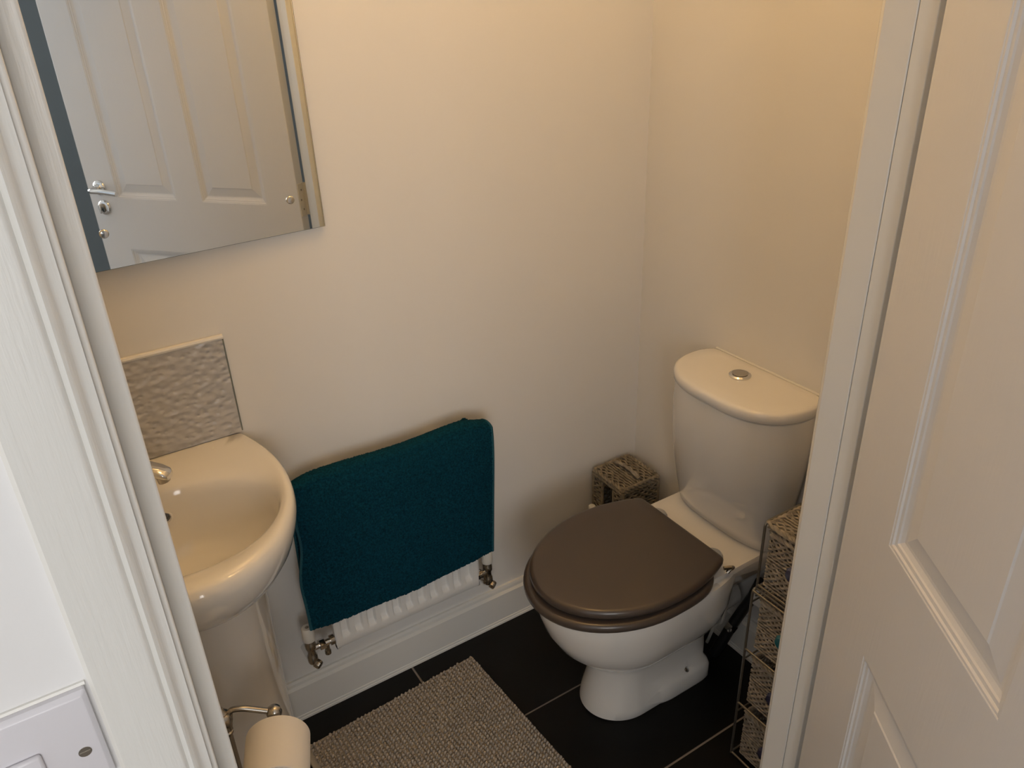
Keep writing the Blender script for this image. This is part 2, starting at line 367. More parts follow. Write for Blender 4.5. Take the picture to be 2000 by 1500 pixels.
MB().lathe([(.0088,-.034),(.0088,-.002),(.0080,-.002),(.0080,-.034)], (.080, 1.3675, .745), (0,-.9,.42), 20, False).build('overflow_hole', 'ceramic', basin)
MB().lathe([(.021,0),(.021,.003),(.017,.005),(.0001,.007)], (BX+.045, 1.225, .6485), n=24).build('waste_plug', 'ceramic', basin)
ped = []
for z, hw, d in ((0,.143,.255),(.02,.142,.25),(.05,.141,.25),(.2,.139,.235),(.45,.142,.235),(.58,.147,.245),(.6385,.15,.25)):
    ped.append([(BX+hw*math.copysign(abs(math.cos(t))**.8, math.cos(t)), YB-.024+.0-d*math.sin(t)**.9, z) for t in [math.pi*k/32 for k in range(33)]])
p = tag(MB().loft(ped).build('basin_pedestal', 'ceramic', angle=60), 'white ceramic pedestal column standing under the wash basin', 'pedestal')
spl = thing('splashback', (BX, YB-.004, .815), 'grey hammered splashback panel on the wall above the basin', 'splashback')
SX0 = -.09; SX1 = .2635
MB().box(SX0, SX1, YB-.007, YB-.0005, .814, 1.019).build('panel', 'splash', spl, smooth=False, bevel=.0012)
m = MB(); m.tube([(SX0-.002, YB-.0045, 1.021), (SX1+.002, YB-.0045, 1.021)], .0052, 8); m.build('sealant_bead', 'sealant', spl)
m = MB(); m.tube([(SX1+.001, YB-.0035, .816), (SX1+.001, YB-.0035, 1.019)], .0022, 6); m.build('sealant_bead', 'mirroredge', spl)
TB = Vector((.028, 1.395, .8095)); td = Vector((.80, -.60, 0)); tn = Vector((.60, .80, 0))
tap = thing('basin_tap', TB, 'small chrome mixer tap on the basin ledge', 'tap')
MB().lathe([(.026,0),(.026,.004),(.022,.008),(.0205,.045),(.023,.058),(.0001,.064)], TB, n=28).build('body', 'chrome', tap)
sp = []
for l, z, w_, h in ((0,.850,.0185,.014),(.03,.856,.018,.0135),(.055,.857,.0175,.0125),(.078,.853,.0165,.010),(.090,.8485,.015,.0085),(.0945,.8455,.011,.006)):
    sp.append([TB+td*l+tn*(w_*math.cos(t))+Vector((0,0,z-.8095+h*math.copysign(abs(math.sin(t))**.7, math.sin(t)))) for t in [2*math.pi*k/20 for k in range(20)]])
MB().loft(sp).build('spout', 'chrome', tap, angle=50)
MB().lathe([(.011,0),(.011,-.013),(.009,-.014),(.0001,-.012)], TB+td*.079+Vector((0,0,.036)), (-.15,.1,1), 18).build('aerator', 'nickel', tap)
MB().tube([TB+Vector((0,0,.06)), TB+Vector((-.004,.003,.074)), TB+Vector((-.03,.02,.095))], [.014,.009,.0065], 12).build('lever', 'chrome', tap)

# ------------------------------------------------------------------ radiator
RX0, RX1, RZ0, RZ1, RY = .352, .734, .236, .690, 1.392
rad = thing('radiator', ((RX0+RX1)/2, 1.42, RZ0), 'small white fluted panel radiator under the teal towel', 'radiator')
nx, nz = 241, 60
PIT = (RX1-RX0-.024)/11.0
def sm(t): t = max(0, min(1, t)); return t*t*(3-2*t)
vs_, fs_ = [], []
zs = [RZ0+.0005] + [RZ0+.0025] + [RZ0+.02+.0045*i for i in range(9)] + [RZ0+.08, RZ0+.2, RZ1-.08] + [RZ1-.058+.0045*i for i in range(9)] + [RZ1-.0025, RZ1-.0005]
for z in zs:
    for i in range(nx):
        x = RX0 + (RX1-RX0)*i/(nx-1)
        u = (x-RX0-.012)/PIT; d = 0
        if 0 < u < 11:
            q = u-math.floor(u)
            prof = sm((q-.10)/.10)*(1-sm((q-.66)/.10))
            e = sm((z-(RZ0+.026))/.014)*(1-sm((z-(RZ1-.042))/.016))
            d = .0105*prof*e
        edge = min(z-RZ0, RZ1-z, x-RX0, RX1-x); d += .003*(1-sm(edge/.004))
        vs_.append((x, RY+d, z))
for j in range(len(zs)-1):
    for i in range(nx-1): fs_.append((j*nx+i, j*nx+i+1, (j+1)*nx+i+1, (j+1)*nx+i))
pm = MB().add(vs_, fs_)
pm.box(RX0, RX1, RY+.0115, RY+.016, RZ0, RZ1); pm.box(RX0, RX1, RY+.0025, RY+.0118, RZ0, RZ0+.012); pm.box(RX0, RX0+.008, RY+.0025, RY+.0118, RZ0, RZ1); pm.box(RX1-.008, RX1, RY+.0025, RY+.0118, RZ0, RZ1)
pm.box(RX0, RX1, RY+.0025, RY+.0118, RZ1-.012, RZ1)
pm.build('panel', 'rad', rad, angle=60)
fm = MB()
for i in range(11):
    x = RX0+.02+i*PIT+.006
    fm.add([(x, RY+.014, RZ0+.05), (x+.008, RY+.044, RZ0+.05), (x+.018, RY+.044, RZ0+.05), (x+.026, RY+.014, RZ0+.05),
            (x, RY+.014, RZ1-.05), (x+.008, RY+.044, RZ1-.05), (x+.018, RY+.044, RZ1-.05), (x+.026, RY+.014, RZ1-.05)], [(0,1,5,4),(1,2,6,5),(2,3,7,6),(0,3,2,1),(4,5,6,7)])
fm.build('convector_fins', 'rad', rad, smooth=False)
for x in (RX0+.06, RX1-.075):
    boxes((x, x+.028, RY+.044, YB-.001, RZ0+.02, RZ1-.03), (x-.002, x+.03, RY+.016, RY+.046, RZ0-.003, RZ0+.004)).build('bracket', 'rad', rad, smooth=False)
boxes((RX1-.07, RX1-.032, RY+.010, RY+.018, RZ0-.0045, RZ0-.0005)).build('bracket_slot', 'rad', rad, smooth=False)
def valve(xv, xe, sgn):
    zc = .262; y = RY+.012
    v = MB().lathe([(.0135,0),(.0145,.004),(.0135,.034),(.011,.037),(.0001,.037)], (xv, y, .290), n=24).build('valve_cap', 'plastic', rad)
    MB().lathe([(.0045,0),(.0001,.0004)], (xv, y, .3272), n=14).build('cap_screw', 'brass', v)
    b = MB().lathe([(.0105,0),(.012,.006),(.0115,.02),(.009,.024),(.0095,.04),(.012,.044),(.012,.056),(.0095,.06),(.0095,.068)], (xv, y, .222), n=20).build('valve_body', 'brass', rad)
    MB().tube([(xv, y, zc), (xe, y, zc)], .0075, 14).build('union_tail', 'chrome', rad)
    x2 = xv + sgn*.026
    MB().lathe([(.0125,-.007),(.013,-.006),(.013,.006),(.0125,.007)], (x2, y, zc), (1,0,0), 6).build('union_nut', 'chrome', rad)
    MB().lathe([(.012,-.005),(.012,.005)], (xe-sgn*.006, y, zc), (1,0,0), 16).build('tail_collar', 'brass', rad)
    MB().lathe([(.006,0),(.006,-.020),(.0075,-.020),(.0075,-.028),(.0001,-.028)], (xe-sgn*.020, y-.002, zc-.004), n=12).build('drain_stub', 'brass', rad)
    MB().lathe([(.0105,0),(.011,.003),(.011,.010),(.009,.013),(.0045,.0135),(.0001,.0135)], (xv+.004, y-.004, .220), (.45,-.75,-.25), 8).build('compression_nut', 'brass', rad)
    MB().tube([(xv, y, .225), (xv, y+.02, .208), (xv, YB-.001, .206)], .0075, 12).build('pipe_tail', 'chrome', rad)
valve(.296, RX0, 1); valve(.764, RX1, -1)

# ------------------------------------------------------------------ towel over the radiator
tow = thing('hand_towel', (.55, 1.40, .335), 'dark teal terry hand towel draped over the white radiator', 'towel')
NU, NV = 230, 330
def tow_pt(u, s):
    # s in metres along the drape: 0 front hem ... up, over, down the back
    zt = .705; Lf = .372; Lo = .050; Lb = .27
    ov = max(0, .045-u*.49)*.35 + max(0, (u*.49-.425))*.42
    ov = ov*.55
    topz = zt - ov + .003*math.sin(u*9)
    xl = .316; xr = .790
    fold = .0022*math.sin(u*7+1.0)+.001*math.sin(u*17+2)
    if s < Lf:
        t = s/Lf; z = .335-.003*math.sin(u*math.pi)+.008*u**4 + (topz-.012-.335)*t
        hang = (1-t)
        y = 1.380 - .006*hang + fold*hang*1.2 - .004*math.sin(t*math.pi) + .012*t**9
        xl2 = xl - .016*hang + .007*math.exp(-((t-.60)/.16)**2) - .005*math.exp(-((t-.35)/.16)**2); xr2 = xr - .024*hang
        if u > .9: y += (u-.9)*.06*math.sin(t*math.pi*.9)
        if u < .08: y += (.08-u)*.22*(math.sin(t*math.pi)+.3)
    elif s < Lf+Lo:
        t = (s-Lf)/Lo; a = math.pi*t
        y = 1.392 + .0175*(1-math.cos(a)); z = topz-.012+.012*math.sin(a)
        xl2, xr2 = xl+.003*t, xr-.01*t
    else:
        t = (s-Lf-Lo)/Lb; y = 1.427+.014*t; z = topz-.012-.25*t
        if u > .97: pass
        xl2, xr2 = xl+.003-.004*t, xr-.010+.006*t
        if u > .86: z += (1-t)*.016*max(0, 1-abs(u-.91)/.05)
    return Vector((xl2+(xr2-xl2)*u, y, z))
S_T = .372+.05+.27
vs_, fs_ = [], []
for j in range(NV):
    for i in range(NU):
        p = tow_pt(i/(NU-1), S_T*j/(NV-1)); r_ = .0017
        vs_.append(p+Vector((random.uniform(-r_, r_)*.5, random.uniform(-r_, r_*.6), random.uniform(-r_, r_)*.6)))
for j in range(NV-1):
    for i in range(NU-1): fs_.append((j*NU+i, j*NU+i+1, (j+1)*NU+i+1, (j+1)*NU+i))
t = MB().add(vs_, fs_).build('terry_cloth', 'towel', tow, angle=180)
sd = t.modifiers.new('thickness', 'SOLIDIFY'); sd.thickness = .0045; sd.offset = 0
for u in (0, 1):
    path = [tow_pt(u, S_T*j/119)+Vector((0,-.001 if j < 70 else .001,0)) for j in range(120)]
    MB().tube(path, .0037, 6).build('hem', 'hem', tow)

# ------------------------------------------------------------------ toilet
TY = 1.086
FY = 1.096
toi = thing('toilet', (1.02, TY, 0), 'white close-coupled toilet with taupe seat and lid closed', 'toilet')
def egg(x0, xw, x1, hw, z, e=.5, n=72, cy=None, fe=1.0):
    out = []; cy = TY if cy is None else cy
    for k in range(n):
        t = 2*math.pi*k/n; c, s = math.cos(t), math.sin(t)
        if c >= 0: x = xw + (x1-xw)*abs(c)**e; y = hw*math.copysign(abs(s)**e, s)
        else: x = xw - (xw-x0)*abs(c)**fe; y = hw*math.copysign(abs(s)**fe, s)
        out.append((x, cy+y, z))
    return out
pan = [egg(.852, .95, 1.165, .086, 0, .25, cy=FY), egg(.846, .95, 1.172, .090, .006, .25, cy=FY), egg(.850, .95, 1.172, .088, .03, .25, cy=FY), egg(.857, .952, 1.172, .083, .055, .28, cy=FY), egg(.866, .955, 1.183, .077, .09, .35, cy=FY),
       egg(.873, .96, 1.183, .076, .13, .4, cy=FY), egg(.874, .965, 1.183, .079, .158, .45, cy=FY-.002), egg(.862, .965, 1.183, .088, .170, .45, cy=FY-.003), egg(.835, .955, 1.184, .106, .185, .45, cy=FY-.005), egg(.800, .945, 1.185, .125, .215, .45, cy=FY-.007),
       egg(.768, .94, 1.188, .145, .255, .5), egg(.744, .94, 1.19, .158, .300, .5), egg(.730, .94, 1.195, .166, .345, .55), egg(.722, .94, 1.2, .170, .385, .55), egg(.726, .94, 1.198, .167, .398, .55), egg(.74, .94, 1.19, .155, .401, .55)]
mb = MB(); mb.loft(pan)
def rbox(x0, x1, y0, y1, z, r=.02, n=6):
    out = []
    for cx, cy, a0 in ((x1-r, y1-r, 0), (x0+r, y1-r, 90), (x0+r, y0+r, 180), (x1-r, y0+r, 270)):
        for i in range(n+1):
            a = math.radians(a0+90*i/n); out.append((cx+r*math.cos(a), cy+r*math.sin(a), z))
    return out
mb.loft([rbox(1.08, XR-.03, TY-.105, TY+.105, .30), rbox(1.06, XR-.008, TY-.135, TY+.135, .345), rbox(1.04, XR-.005, TY-.147, TY+.147, .385), rbox(1.04, XR-.005, TY-.149, TY+.149, .402), rbox(1.045, XR-.006, TY-.145, TY+.145, .409), rbox(1.06, XR-.012, TY-.135, TY+.135, .411)])
mb.loft([egg(.93, 1.05, 1.172, .092, 0, .2, cy=FY), egg(.928, 1.05, 1.175, .095, .008, .2, cy=FY), egg(.93, 1.05, 1.175, .094, .044, .2, cy=FY), egg(.94, 1.055, 1.172, .089, .056, .22, cy=FY), egg(.96, 1.06, 1.168, .074, .066, .25, cy=FY)])
mb.tube([(1.2, TY, .17), (1.29, TY, .18)], .052, 20)
pan_o = mb.build('pan', 'ceramic', toi, angle=45)
for s in (-1, 1): cut(pan_o, (1.095, FY+s*.083, .0612), (0, s*.6, .8), .007, -.03, .02)
for s in (-1, 1):
    MB().lathe([(.0075,-.028),(.0075,-.001),(.0068,-.001),(.0068,-.028)], (1.095, FY+s*.083, .0612), (0, s*.6, .8), 14, False).build('fixing_hole', 'ceramic', toi)
    MB().lathe([(.0042,-.028),(.0042,-.004),(.0001,-.002)], (1.095, FY+s*.083, .0612), (0, s*.6, .8), 12).build('fixing_screw', 'brass', toi)
def lidring(x0, xw, x1, hw, hr, z, n=36):
    half = []
    for k in range(n+1):
        t = math.pi/2*k/n; half.append((xw-(xw-x0)*math.cos(t), hw*math.sin(t)))
    for k in range(1, 17):
        q = k/16; half.append((xw+(x1-xw)*q, hw-(hw-hr)*q**2.1))
    rr = .012; (a, b) = half.pop(); half += [(a-rr*.5, b+rr*.10), (a-rr*.15, b-rr*.15), (a, b-rr*.7)]
    return [(x, TY+y, z) for x, y in half] + [(x, TY-y, z) for x, y in half[::-1][:-1]]
# seat ring and lid
def rim_rings(x0, xw, x1, hw, za, zb_, r, e, hole=None):
    R = []
    for i in range(5):
        a = math.pi/2*i/4; q = r*(1-math.sin(a)); R.append(egg(x0+q, xw, x1-q, hw-q, za+r*(1-math.cos(a)), e))
    for i in range(5):
        a = math.pi/2*i/4; q = r*(1-math.cos(a)); R.append(egg(x0+q, xw, x1-q, hw-q, zb_-r*(1-math.sin(a)), e))
    return R
R = rim_rings(.698, .935, 1.105, .184, .405, .428, .010, .62)
hole = lambda z: egg(.775, .93, 1.035, .108, z, .9)
mb = MB(); mb.loft([hole(.409)] + R + [hole(.425)] + [hole(.409)], False, False); mb.build('seat', 'lid', toi, angle=50)
R = []
for i in range(5):
    a_ = math.pi/2*i/4; q = .011*(1-math.sin(a_)); R.append(lidring(.713+q, .945, 1.110-q, .177-q, .140-q, .4315+.011*(1-math.cos(a_))))
for i in range(5):
    a_ = math.pi/2*i/4; q = .011*(1-math.cos(a_)); R.append(lidring(.713+q, .945, 1.110-q, .177-q, .140-q, .4555-.011*(1-math.sin(a_))))
MB().loft(R + [lidring(.76, .945, 1.07, .135, .10, .4562)]).build('seat_lid', 'lid', toi, angle=50)
MB().box(.80, .84, TY-.10, TY-.08, .4275, .4325).build('bumper', 'black', toi)
for s in (-1, 1):
    y = TY+s*.093
    h = MB(); h.lathe([(.023,0),(.023,.006),(.019,.011),(.0001,.012)], (1.128, y+.004, .410), n=24); h.build('hinge_boss', 'chrome', toi)
    MB().tube([(1.112, y-.028, .433), (1.112, y+.028, .433)], .008, 12).build('hinge_barrel', 'chrome', toi)
h = MB(); h.tube([(1.098, TY-.150, .434), (1.112, TY-.157, .434), (1.122, TY-.155, .428), (1.118, TY-.15, .420), (1.112, TY-.149, .414)], .0045, 8); h.build('hinge_bracket', 'brass', toi)
# cistern
def dee(xf, hw, z, xb=XR-.004, r=.35, n=64, cy=TY):
    out = []
    for k in range(n+1):
        t = math.pi*k/n; c, s = math.cos(t), math.sin(t)
        x = xb - .05 - (xb-.05-xf)*s**.85 if True else 0
        out.append((x, cy+hw*math.copysign(abs(c)**.72, c), z))
    return out + [(xb-.035, cy-hw+.001, z), (xb-.018, cy-hw+.006, z), (xb-.006, cy-hw+.014, z), (xb, cy-hw+.026, z), (xb, cy+hw-.026, z), (xb-.006, cy+hw-.014, z), (xb-.018, cy+hw-.006, z), (xb-.035, cy+hw-.001, z)]
CY = 1.056
body = [dee(1.215, .138, .4115, cy=TY-.008), dee(1.207, .147, .416, cy=TY-.008)] 
for z in (.45, .50, .55, .60, .65, .70, .74, .765, .7795, .782):
    t = (z-.416)/.366; body.append(dee(1.207-.078*math.sin(t*math.pi*.5)**.9 + (.004 if z > .78 else 0), .148+.021*math.sin(min(1, t*1.3)*math.pi/2)-(.004 if z > .78 else 0), z, cy=TY-.008-(TY-.008-CY)*t))
MB().loft(body).build('cistern', 'ceramic', toi, angle=50)
LH = .172
lidr = [dee(1.132, LH-.008, .7835, cy=CY, xb=XR-.003), dee(1.126, LH-.002, .7840, cy=CY, xb=XR-.0025), dee(1.124, LH, .786, cy=CY, xb=XR-.002), dee(1.123, LH+.001, .797, cy=CY, xb=XR-.002), dee(1.1238, LH+.0005, .8035, cy=CY, xb=XR-.0022), dee(1.1268, LH-.002, .8078, cy=CY, xb=XR-.0035), dee(1.134, LH-.009, .8104, cy=CY, xb=XR-.008), dee(1.17, LH-.04, .8120, cy=CY, xb=XR-.03)]
MB().loft(lidr).build('cistern_lid', 'ceramic', toi, angle=50)
bt = MB().lathe([(.024,0),(.024,.004),(.021,.0065),(.0185,.0065),(.0185,.005),(.0001,.005)], (1.236, 1.068, .8112), n=36).build('flush_button', 'chrome', toi)
MB().lathe([(.0165,0),(.0165,.0035),(.014,.0048),(.0001,.005)], (1.236, 1.068, .8152), n=28).build('button_disc', 'nickel', bt)
m = MB(); m.tube([(XR-.002, CY-.15, .8095), (XR-.002, CY+.15, .8095)], .0028, 6); m.build('sealant_bead', 'sealant', toi)

# ------------------------------------------------------------------ pipes behind the toilet
hose = thing('supply_hose', (1.25, .99, 0), 'black insulated water hose with chrome valve behind the toilet', 'hose')
hp = [(1.225, 1.045, .012), (1.235, 1.035, .05), (1.25, 1.02, .115), (1.262, 1.0, .18), (1.268, .98, .235), (1.268, .965, .29)]
MB().tube(hp[:3], .014, 14).build('insulation', 'black', hose)
MB().tube(hp[2:], .0135, 14).build('insulation', 'black', hose)
MB().lathe([(.0155,-.012),(.016,-.01),(.016,.010),(.0155,.012)], hp[2], (.2,-.3,.93), 6).build('valve', 'chrome', hose)
MB().lathe([(.005,0),(.005,.008),(.0001,.009)], (1.237, 1.013, .115), (-1,-.4,0), 10).build('valve_screw', 'chrome', hose)
MB().box(1.25, 1.30, .925, .975, .225, .275).build('hose_clip', 'rad', hose, bevel=.006)
wp = tag(MB().tube(fillet([(1.212, 1.045, .285), (1.222, 1.02, .20), (1.222, 1.03, .13), (1.235, 1.06, .10), (1.245, 1.09, .003)], .05, 8), .0042, 8).build('white_tube', 'plastic'), 'thin white plastic tube looping behind the toilet pan', 'tube')
cp = thing('capped_pipe', (1.122, 1.437, 0), 'thin upright pipe with round white cap beside the corner basket', 'pipe')
MB().tube([(1.122, 1.437, 0), (1.122, 1.437, .285)], .0075, 12).build('pipe', 'plastic', cp)
MB().lathe([(.009,0),(.0105,.004),(.0105,.010),(.008,.013),(.0001,.014)], (1.122, 1.437, .281), n=20).build('cap', 'rad', cp)

# ------------------------------------------------------------------ wicker
def weave(mb, o, e1, e2, nrm, w, h, pitch=.0075, stake=.0125, r=.0028, amp=.0013, holes=None, n=5):
    """woven strands running along e1, stacked along e2, bowed in and out along nrm"""
    o, e1, e2, nrm = Vector(o), Vector(e1), Vector(e2), Vector(nrm)
    rows = max(1, int(h/pitch)); p = h/rows; ns = max(2, round(w/stake)); st = w/ns
    for i in range(rows):
        z = (i+.5)*p
        segs = [(0, w)]
        if holes:
            for hx0, hx1, hz0, hz1 in holes:
                if hz0 < z < hz1: segs = [(0, hx0), (hx1, w)]
        for a, b in segs:
            k = max(4, int((b-a)/st*4)); path = []
            for j in range(k+1):
                x = a+(b-a)*j/k
                ph = math.pi*x/st + (i % 2)*math.pi
                path.append(o + e1*x + e2*(z + (-1)**i*p*.19*math.sin(math.pi*x/st+.7*i) + random.uniform(-.0003, .0003)) + nrm*(amp*math.sin(ph)))
            mb.tube(path, r*random.uniform(.88, 1.08), n)
def plait(mb, a, b, r=.0055):
    a, b = Vector(a), Vector(b); d = (b-a); L = d.length; d.normalize()
    s1 = d.cross(Vector((0,0,1))) if abs(d.z) < .9 else Vector((1,0,0)); s1.normalize(); s2 = d.cross(s1)
    for q in (0, math.pi):
        k = max(6, int(L/.004))
        mb.tube([a+d*L*i/k + (s1*math.cos(i*.9+q)+s2*math.sin(i*.9+q))*r*.5 for i in range(k+1)], r*.72, 5)
X, Y, Z = (1,0,0), (0,1,0), (0,0,1)
# corner basket
bk = thing('wicker_basket', (1.208, 1.402, 0), 'tall lidded brown wicker box in the corner behind the toilet', 'basket')
bx0, bx1, by0, by1, bz = 1.147, 1.268, 1.338, 1.462, .395
hole = (.038, .086, .05, .368)
mb = MB(); weave(mb, (bx0, by0, .0), Y, Z, (-1,0,0), by1-by0, .38, .0085, holes=[hole]); weave(mb, (bx0, by0, .0), X, Z, (0,-1,0), bx1-bx0, .38, .0085)
weave(mb, (bx1, by0, .0), Y, Z, X, by1-by0, .38, .0105); weave(mb, (bx0, by1, .0), X, Z, Y, bx1-bx0, .38, .0105)
tag(mb.build('woven_sides', 'wickerdark', bk), kind='stuff')
mb = MB()
for p_ in ((bx0, by0), (bx0, by1), (bx1, by0), (bx1, by1)): mb.tube([(p_[0], p_[1], .002), (p_[0], p_[1], .38)], .005, 8)
for yy in (by0+hole[0], by0+hole[1]): mb.tube([(bx0, yy, .045), (bx0, yy, .37)], .0042, 8)
mb.build('corner_stakes', 'wickerdark', bk)
boxes((bx1-.034, bx1-.032, by0+.030, by1-.030, .004, .35), (bx0+.034, bx1-.030, by0+.030, by0+.032, .004, .35), (bx0+.034, bx1-.030, by1-.032, by1-.030, .004, .35), (bx0+.005, bx1-.005, by0+.005, by1-.005, .002, .004)).build('added_lining', 'liner', bk, smooth=False)  # inner box added behind the weave so its gaps turn dark
mb = MB(); weave(mb, (bx0, by0, bz-.004), Y, X, Z, by1-by0, bx1-bx0, .0085, .013)
lidp = tag(mb.build('woven_lid', 'wickerdark', bk), kind='stuff')
mb = MB()
for za in (bz-.006, bz-.016):
    for a_, b_ in (((bx0,by0),(bx1,by0)), ((bx1,by0),(bx1,by1)), ((bx1,by1),(bx0,by1)), ((bx0,by1),(bx0,by0))): plait(mb, (*a_, za), (*b_, za))
mb.build('lid_rim', 'wickerdark', bk)
boxes((bx0+.012, bx1-.012, by0+.012, by1-.012, bz-.040, bz-.036)).build('added_lid_board', 'liner', bk, smooth=False)  # board added under the woven lid to back its gaps
mb = MB(); xm = (bx0+bx1)/2+.004
for dx_ in (-.0027, .0027):
    mb.tube([(xm+dx_, by0+.012+(by1-by0-.024)*i/16, bz+.002+.009*math.sin(math.pi*i/16)+.0012*math.sin(i*1.6+(dx_ > 0)*3.14)) for i in range(17)], .0034, 6)
mb.build('lid_handle', 'wicker', bk)
# drawer tower beside the toilet
rk = thing('drawer_rack', (1.17, .73, 0), 'wire rack with four woven wicker drawers between toilet and doorway', 'rack')
fx, ry0, ry1, rbx = 1.05, .628, .815, 1.283
def frame(x0, y0, y1, za, zb_, levels, r=.0028):
    mb = MB()
    for y in (y0, y1):
        mb.tube(fillet([(x0, y, za), (x0, y, zb_), (rbx, y, zb_), (rbx, y, za)], .012), r, 8)
        mb.tube([(x0, y, za+.003), (rbx, y, za+.003)], r, 8)
        for z in levels: mb.tube([(x0, y, z-.03), (rbx, y, z-.03)], r*.8, 6)
    for z in levels + [za+.003]: mb.tube([(x0, y0, z), (x0, y1, z)], r, 8); mb.tube([(rbx, y0, z), (rbx, y1, z)], r, 8)
    return mb
frame(fx, ry0, ry1, .0, .487, [.165, .325, .484]).build('frame', 'wire', rk)
frame(fx+.006, ry0+.008, ry1-.004, .487, .655, [.50]).build('frame', 'wire', rk)
knobs = ['knobv', 'knobv', 'knobt', 'knobv']
for i, (za, zb_) in enumerate(((.012, .145), (.180, .308), (.338, .468), (.506, .640))):
    yy0, yy1, xx0, xx1 = ry0+.016, ry1-.018, fx+.008, rbx-.008
    d = MB(); weave(d, (xx0, yy0, za), Y, Z, (-1,0,0), yy1-yy0, zb_-za-.004, .0074, .0082)
    weave(d, (xx0, yy1, za), X, Z, Y, xx1-xx0, zb_-za-.004, .0082, .0095); weave(d, (xx0, yy0, za), X, Z, (0,-1,0), xx1-xx0, zb_-za-.004, .0105, .0145)
    dr = tag(d.build('drawer', 'wicker', rk), kind='stuff')
    d = MB(); 
    for a_, b_ in (((xx0,yy0),(xx0,yy1)), ((xx0,yy1),(xx1,yy1)), ((xx0,yy0),(xx1,yy0))): plait(d, (*a_, zb_-.003), (*b_, zb_-.003), .005)
    d.build('drawer_rim', 'wicker', dr)
    boxes((xx0+.034, xx0+.036, yy0+.032, yy1-.032, za, zb_-.02), (xx0+.034, xx1, yy1-.034, yy1-.032, za, zb_-.02), (xx0+.034, xx1, yy0+.032, yy0+.034, za, zb_-.02), (xx1-.002, xx1, yy0+.032, yy1-.032, za, zb_-.02), (xx0+.006, xx1, yy0+.006, yy1-.006, za, za+.003)).build('added_lining', 'liner', dr, smooth=False)  # added inner box, set back so the drawer weave gaps go dark
    zk = (za+zb_)/2+.022; yk = (yy0+yy1)/2
    k_ = MB().lathe([(.005,0),(.005,.006),(.014,.009),(.017,.016),(.013,.023),(.0001,.025)], (xx0-.004, yk, zk), (-1,0,0), 12).build('knob', knobs[i], dr)
mb = MB(); weave(mb, (fx+.008, ry0+.01, .652), Y, X, Z, ry1-ry0-.02, rbx-fx-.012, .0078, .0095)
tag(mb.build('woven_top', 'wicker', rk), kind='stuff')
boxes((fx+.012, rbx-.008, ry0+.014, ry1-.014, .641, .643)).build('added_top_board', 'liner', rk, smooth=False)  # added backing below the woven top, for dark gaps
mb = MB()
for a_, b_ in (((fx+.008,ry0+.01),(fx+.008,ry1-.01)), ((fx+.008,ry1-.01),(rbx-.006,ry1-.01)), ((fx+.008,ry0+.01),(rbx-.006,ry0+.01))): plait(mb, (*a_, .652), (*b_, .652), .0055)
mb.build('top_rim', 'wicker', rk)

# ------------------------------------------------------------------ bath mat of chenille bobbles
ang = math.radians(3.0)
C0 = Vector((.698, 1.400, 0)); ex = Vector((-math.cos(ang), -math.sin(ang), 0)); ey = Vector((math.sin(ang), -math.cos(ang), 0))
MWX, MWY = .474, .79
bm_ = thing('bath_mat', C0+ex*MWX/2+ey*MWY/2, 'taupe chenille bath mat on the black tiles before the toilet', 'mat')
mb = MB(); c = [C0, C0+ex*MWX, C0+ex*MWX+ey*MWY, C0+ey*MWY]
mb.loft([[p+Vector((0,0,z)) for p in c] for z in (.0006, .007)]); mb.build('backing', 'matbase', bm_, bevel=.002)
dome = [(1.0, 0), (.95, .45), (.6, .85)]
vs_, fs_ = [], []
PX, PY = .0102, .0082
for j in range(int((MWY-.010)/PY)):
    for i in range(int((MWX-.010)/PX)):
        c = C0 + ex*(.007+i*PX+random.uniform(-.0006, .0006)) + ey*(.007+j*PY+(.5*PY if i % 2 else 0)*.4+random.uniform(-.0008, .0008))
        rx, ryy, hh = .0043*random.uniform(.88, 1.12), .0038*random.uniform(.85, 1.15), .011*random.uniform(.75, 1.2)
        b0 = len(vs_); tx, ty = random.uniform(-.0015, .0015), random.uniform(-.0015, .0015)
        for k, (s, h) in enumerate(dome):
            for q in range(7):
                a = 2*math.pi*q/7; pp = c + ex*(rx*s*math.cos(a)+tx*h) + ey*(ryy*s*math.sin(a)+ty*h); vs_.append((pp.x, pp.y, .0062+hh*h))
        pp = c + ex*tx + ey*ty; vs_.append((pp.x, pp.y, .0062+hh))
        for k in range(2):
            for q in range(7): fs_.append((b0+k*7+q, b0+k*7+(q+1) % 7, b0+(k+1)*7+(q+1) % 7, b0+(k+1)*7+q))
        for q in range(7): fs_.append((b0+14+q, b0+14+(q+1) % 7, b0+21))
me = bpy.data.meshes.new('chenille_pile'); me.from_pydata(vs_, [], fs_); me.materials.append(MT['mat'])
me.polygons.foreach_set('use_smooth', [True]*len(me.polygons))
o = bpy.data.objects.new('chenille_pile', me); col.objects.link(o); o['kind'] = 'stuff'; attach(o, bm_)

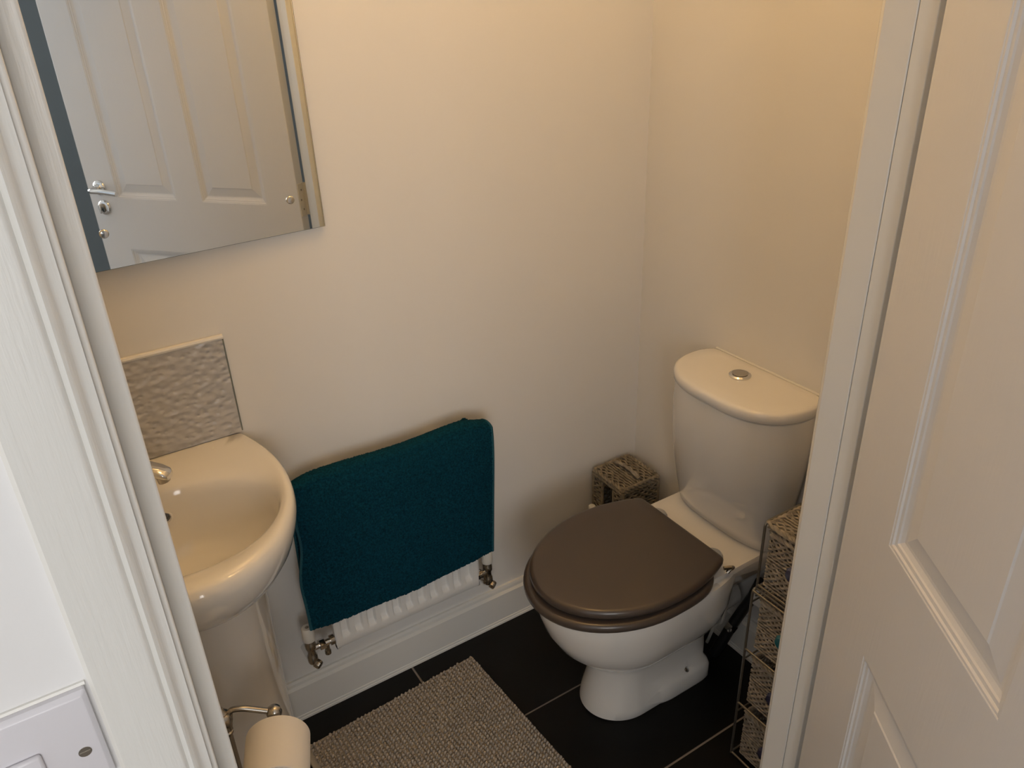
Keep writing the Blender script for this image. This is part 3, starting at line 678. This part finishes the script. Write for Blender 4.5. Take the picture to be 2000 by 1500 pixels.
# ------------------------------------------------------------------ toilet roll stand and roll
st = thing('toilet_roll_stand', (.062, 1.078, 0), 'free-standing brushed nickel toilet roll holder by the basin pedestal', 'roll holder')
px_, py_, ht = .062, 1.078, .505
MB().lathe([(.075,0),(.075,.006),(.07,.011),(.03,.016),(.012,.024),(.0001,.025)], (px_, py_, 0), n=40).build('base', 'nickel', st)
MB().tube([(px_, py_, .02), (px_, py_, ht)], .0085, 16).build('pole', 'nickel', st)
MB().lathe([(.0085,-.03),(.0115,-.026),(.0115,-.022),(.009,-.02),(.009,-.012),(.013,-.008),(.0155,.002),(.0155,.012),(.013,.017),(.010,.019),(.010,.022),(.006,.026),(.0045,.031),(.0001,.033)], (px_, py_, ht), n=24).build('finial', 'nickel', st)
da = Vector((.94, -.34, 0)); db = Vector((-.34, -.94, 0))
P0 = Vector((px_, py_, ht-.03)); BALL = P0 + da*.083 + Vector((0,0,.030))
MB().tube(fillet([P0+da*.004, P0+da*.014+Vector((0,0,.055)), P0+da*.035+Vector((0,0,.053)), BALL], .018), .0052, 12).build('arm', 'nickel', st)
MB().sphere(BALL, .0135, 20).build('ball_end', 'nickel', st)
BAR = BALL+Vector((0,0,-.031))
MB().tube(fillet([BALL, BAR, BAR+db*.135], .01), .0055, 12).build('roll_bar', 'nickel', st)
MB().sphere(BAR+db*.135, .0105, 16).build('ball_end', 'nickel', st)
RC = BAR + db*.016 + Vector((0,0,-.0136)); RR, RL = .0535, .102
roll = thing('toilet_roll', RC+Vector((0,0,-RR)), 'white toilet paper roll hanging on the nickel stand', 'toilet roll')
MB().lathe([(.0205,0),(RR-.001,0),(RR,.001),(RR,RL-.001),(RR-.001,RL),(.0205,RL),(.0205,0)], RC, db, 64).build('paper', 'paper', roll)
m = MB()
n_ = 40
e1 = Vector((0,0,1)); e2 = db.cross(e1)
m.loft([[RC+db*h+(e1*math.cos(2*math.pi*k/n_)+e2*math.sin(2*math.pi*k/n_))*r for k in range(n_)] for r, h in ((.0205,-.0003),(.0205,RL+.0003),(.0193,RL+.0003),(.0193,-.0003),(.0205,-.0003))], False, False)
m.build('cardboard_core', 'card', roll)

# ------------------------------------------------------------------ light switch on the hall side
sw = thing('light_switch', (-.09, YH, 1.16), 'white plastic light switch plate beside the door architrave', 'light switch')
sx0, sx1, sz0, sz1 = -.134, -.048, 1.117, 1.203
m = MB(); m.loft([[(x, y, z) for x, z in ((sx0+q, sz0+q), (sx1-q, sz0+q), (sx1-q, sz1-q), (sx0+q, sz1-q))] for y, q in ((YH, 0), (YH-.006, 0), (YH-.009, .0025), (YH-.0095, .004))])
m.build('plate', 'swplastic', sw, bevel=.0012)
boxes((-.108, -.084, YH-.0135, YH-.009, 1.141, 1.169)).build('rocker', 'swplastic', sw, bevel=.002)
for x in (-.0605, -.1215):
    s_ = MB().lathe([(.0042,-.001),(.0042,.0004),(.0001,.0006)], (x, YH-.0095, 1.153), (0,-1,0), 20).build('screw', 'nickel', sw)
    MB().box(x-.0035, x+.0035, YH-.0105, YH-.0100, 1.1525, 1.1535).build('screw_slot', 'nickel', s_, smooth=False)
m = MB(); m.tube([(sx0, YH-.001, sz1+.0005), (sx1+.001, YH-.001, sz1+.0005)], .0018, 6); m.build('sealant_bead', 'sealant', sw)
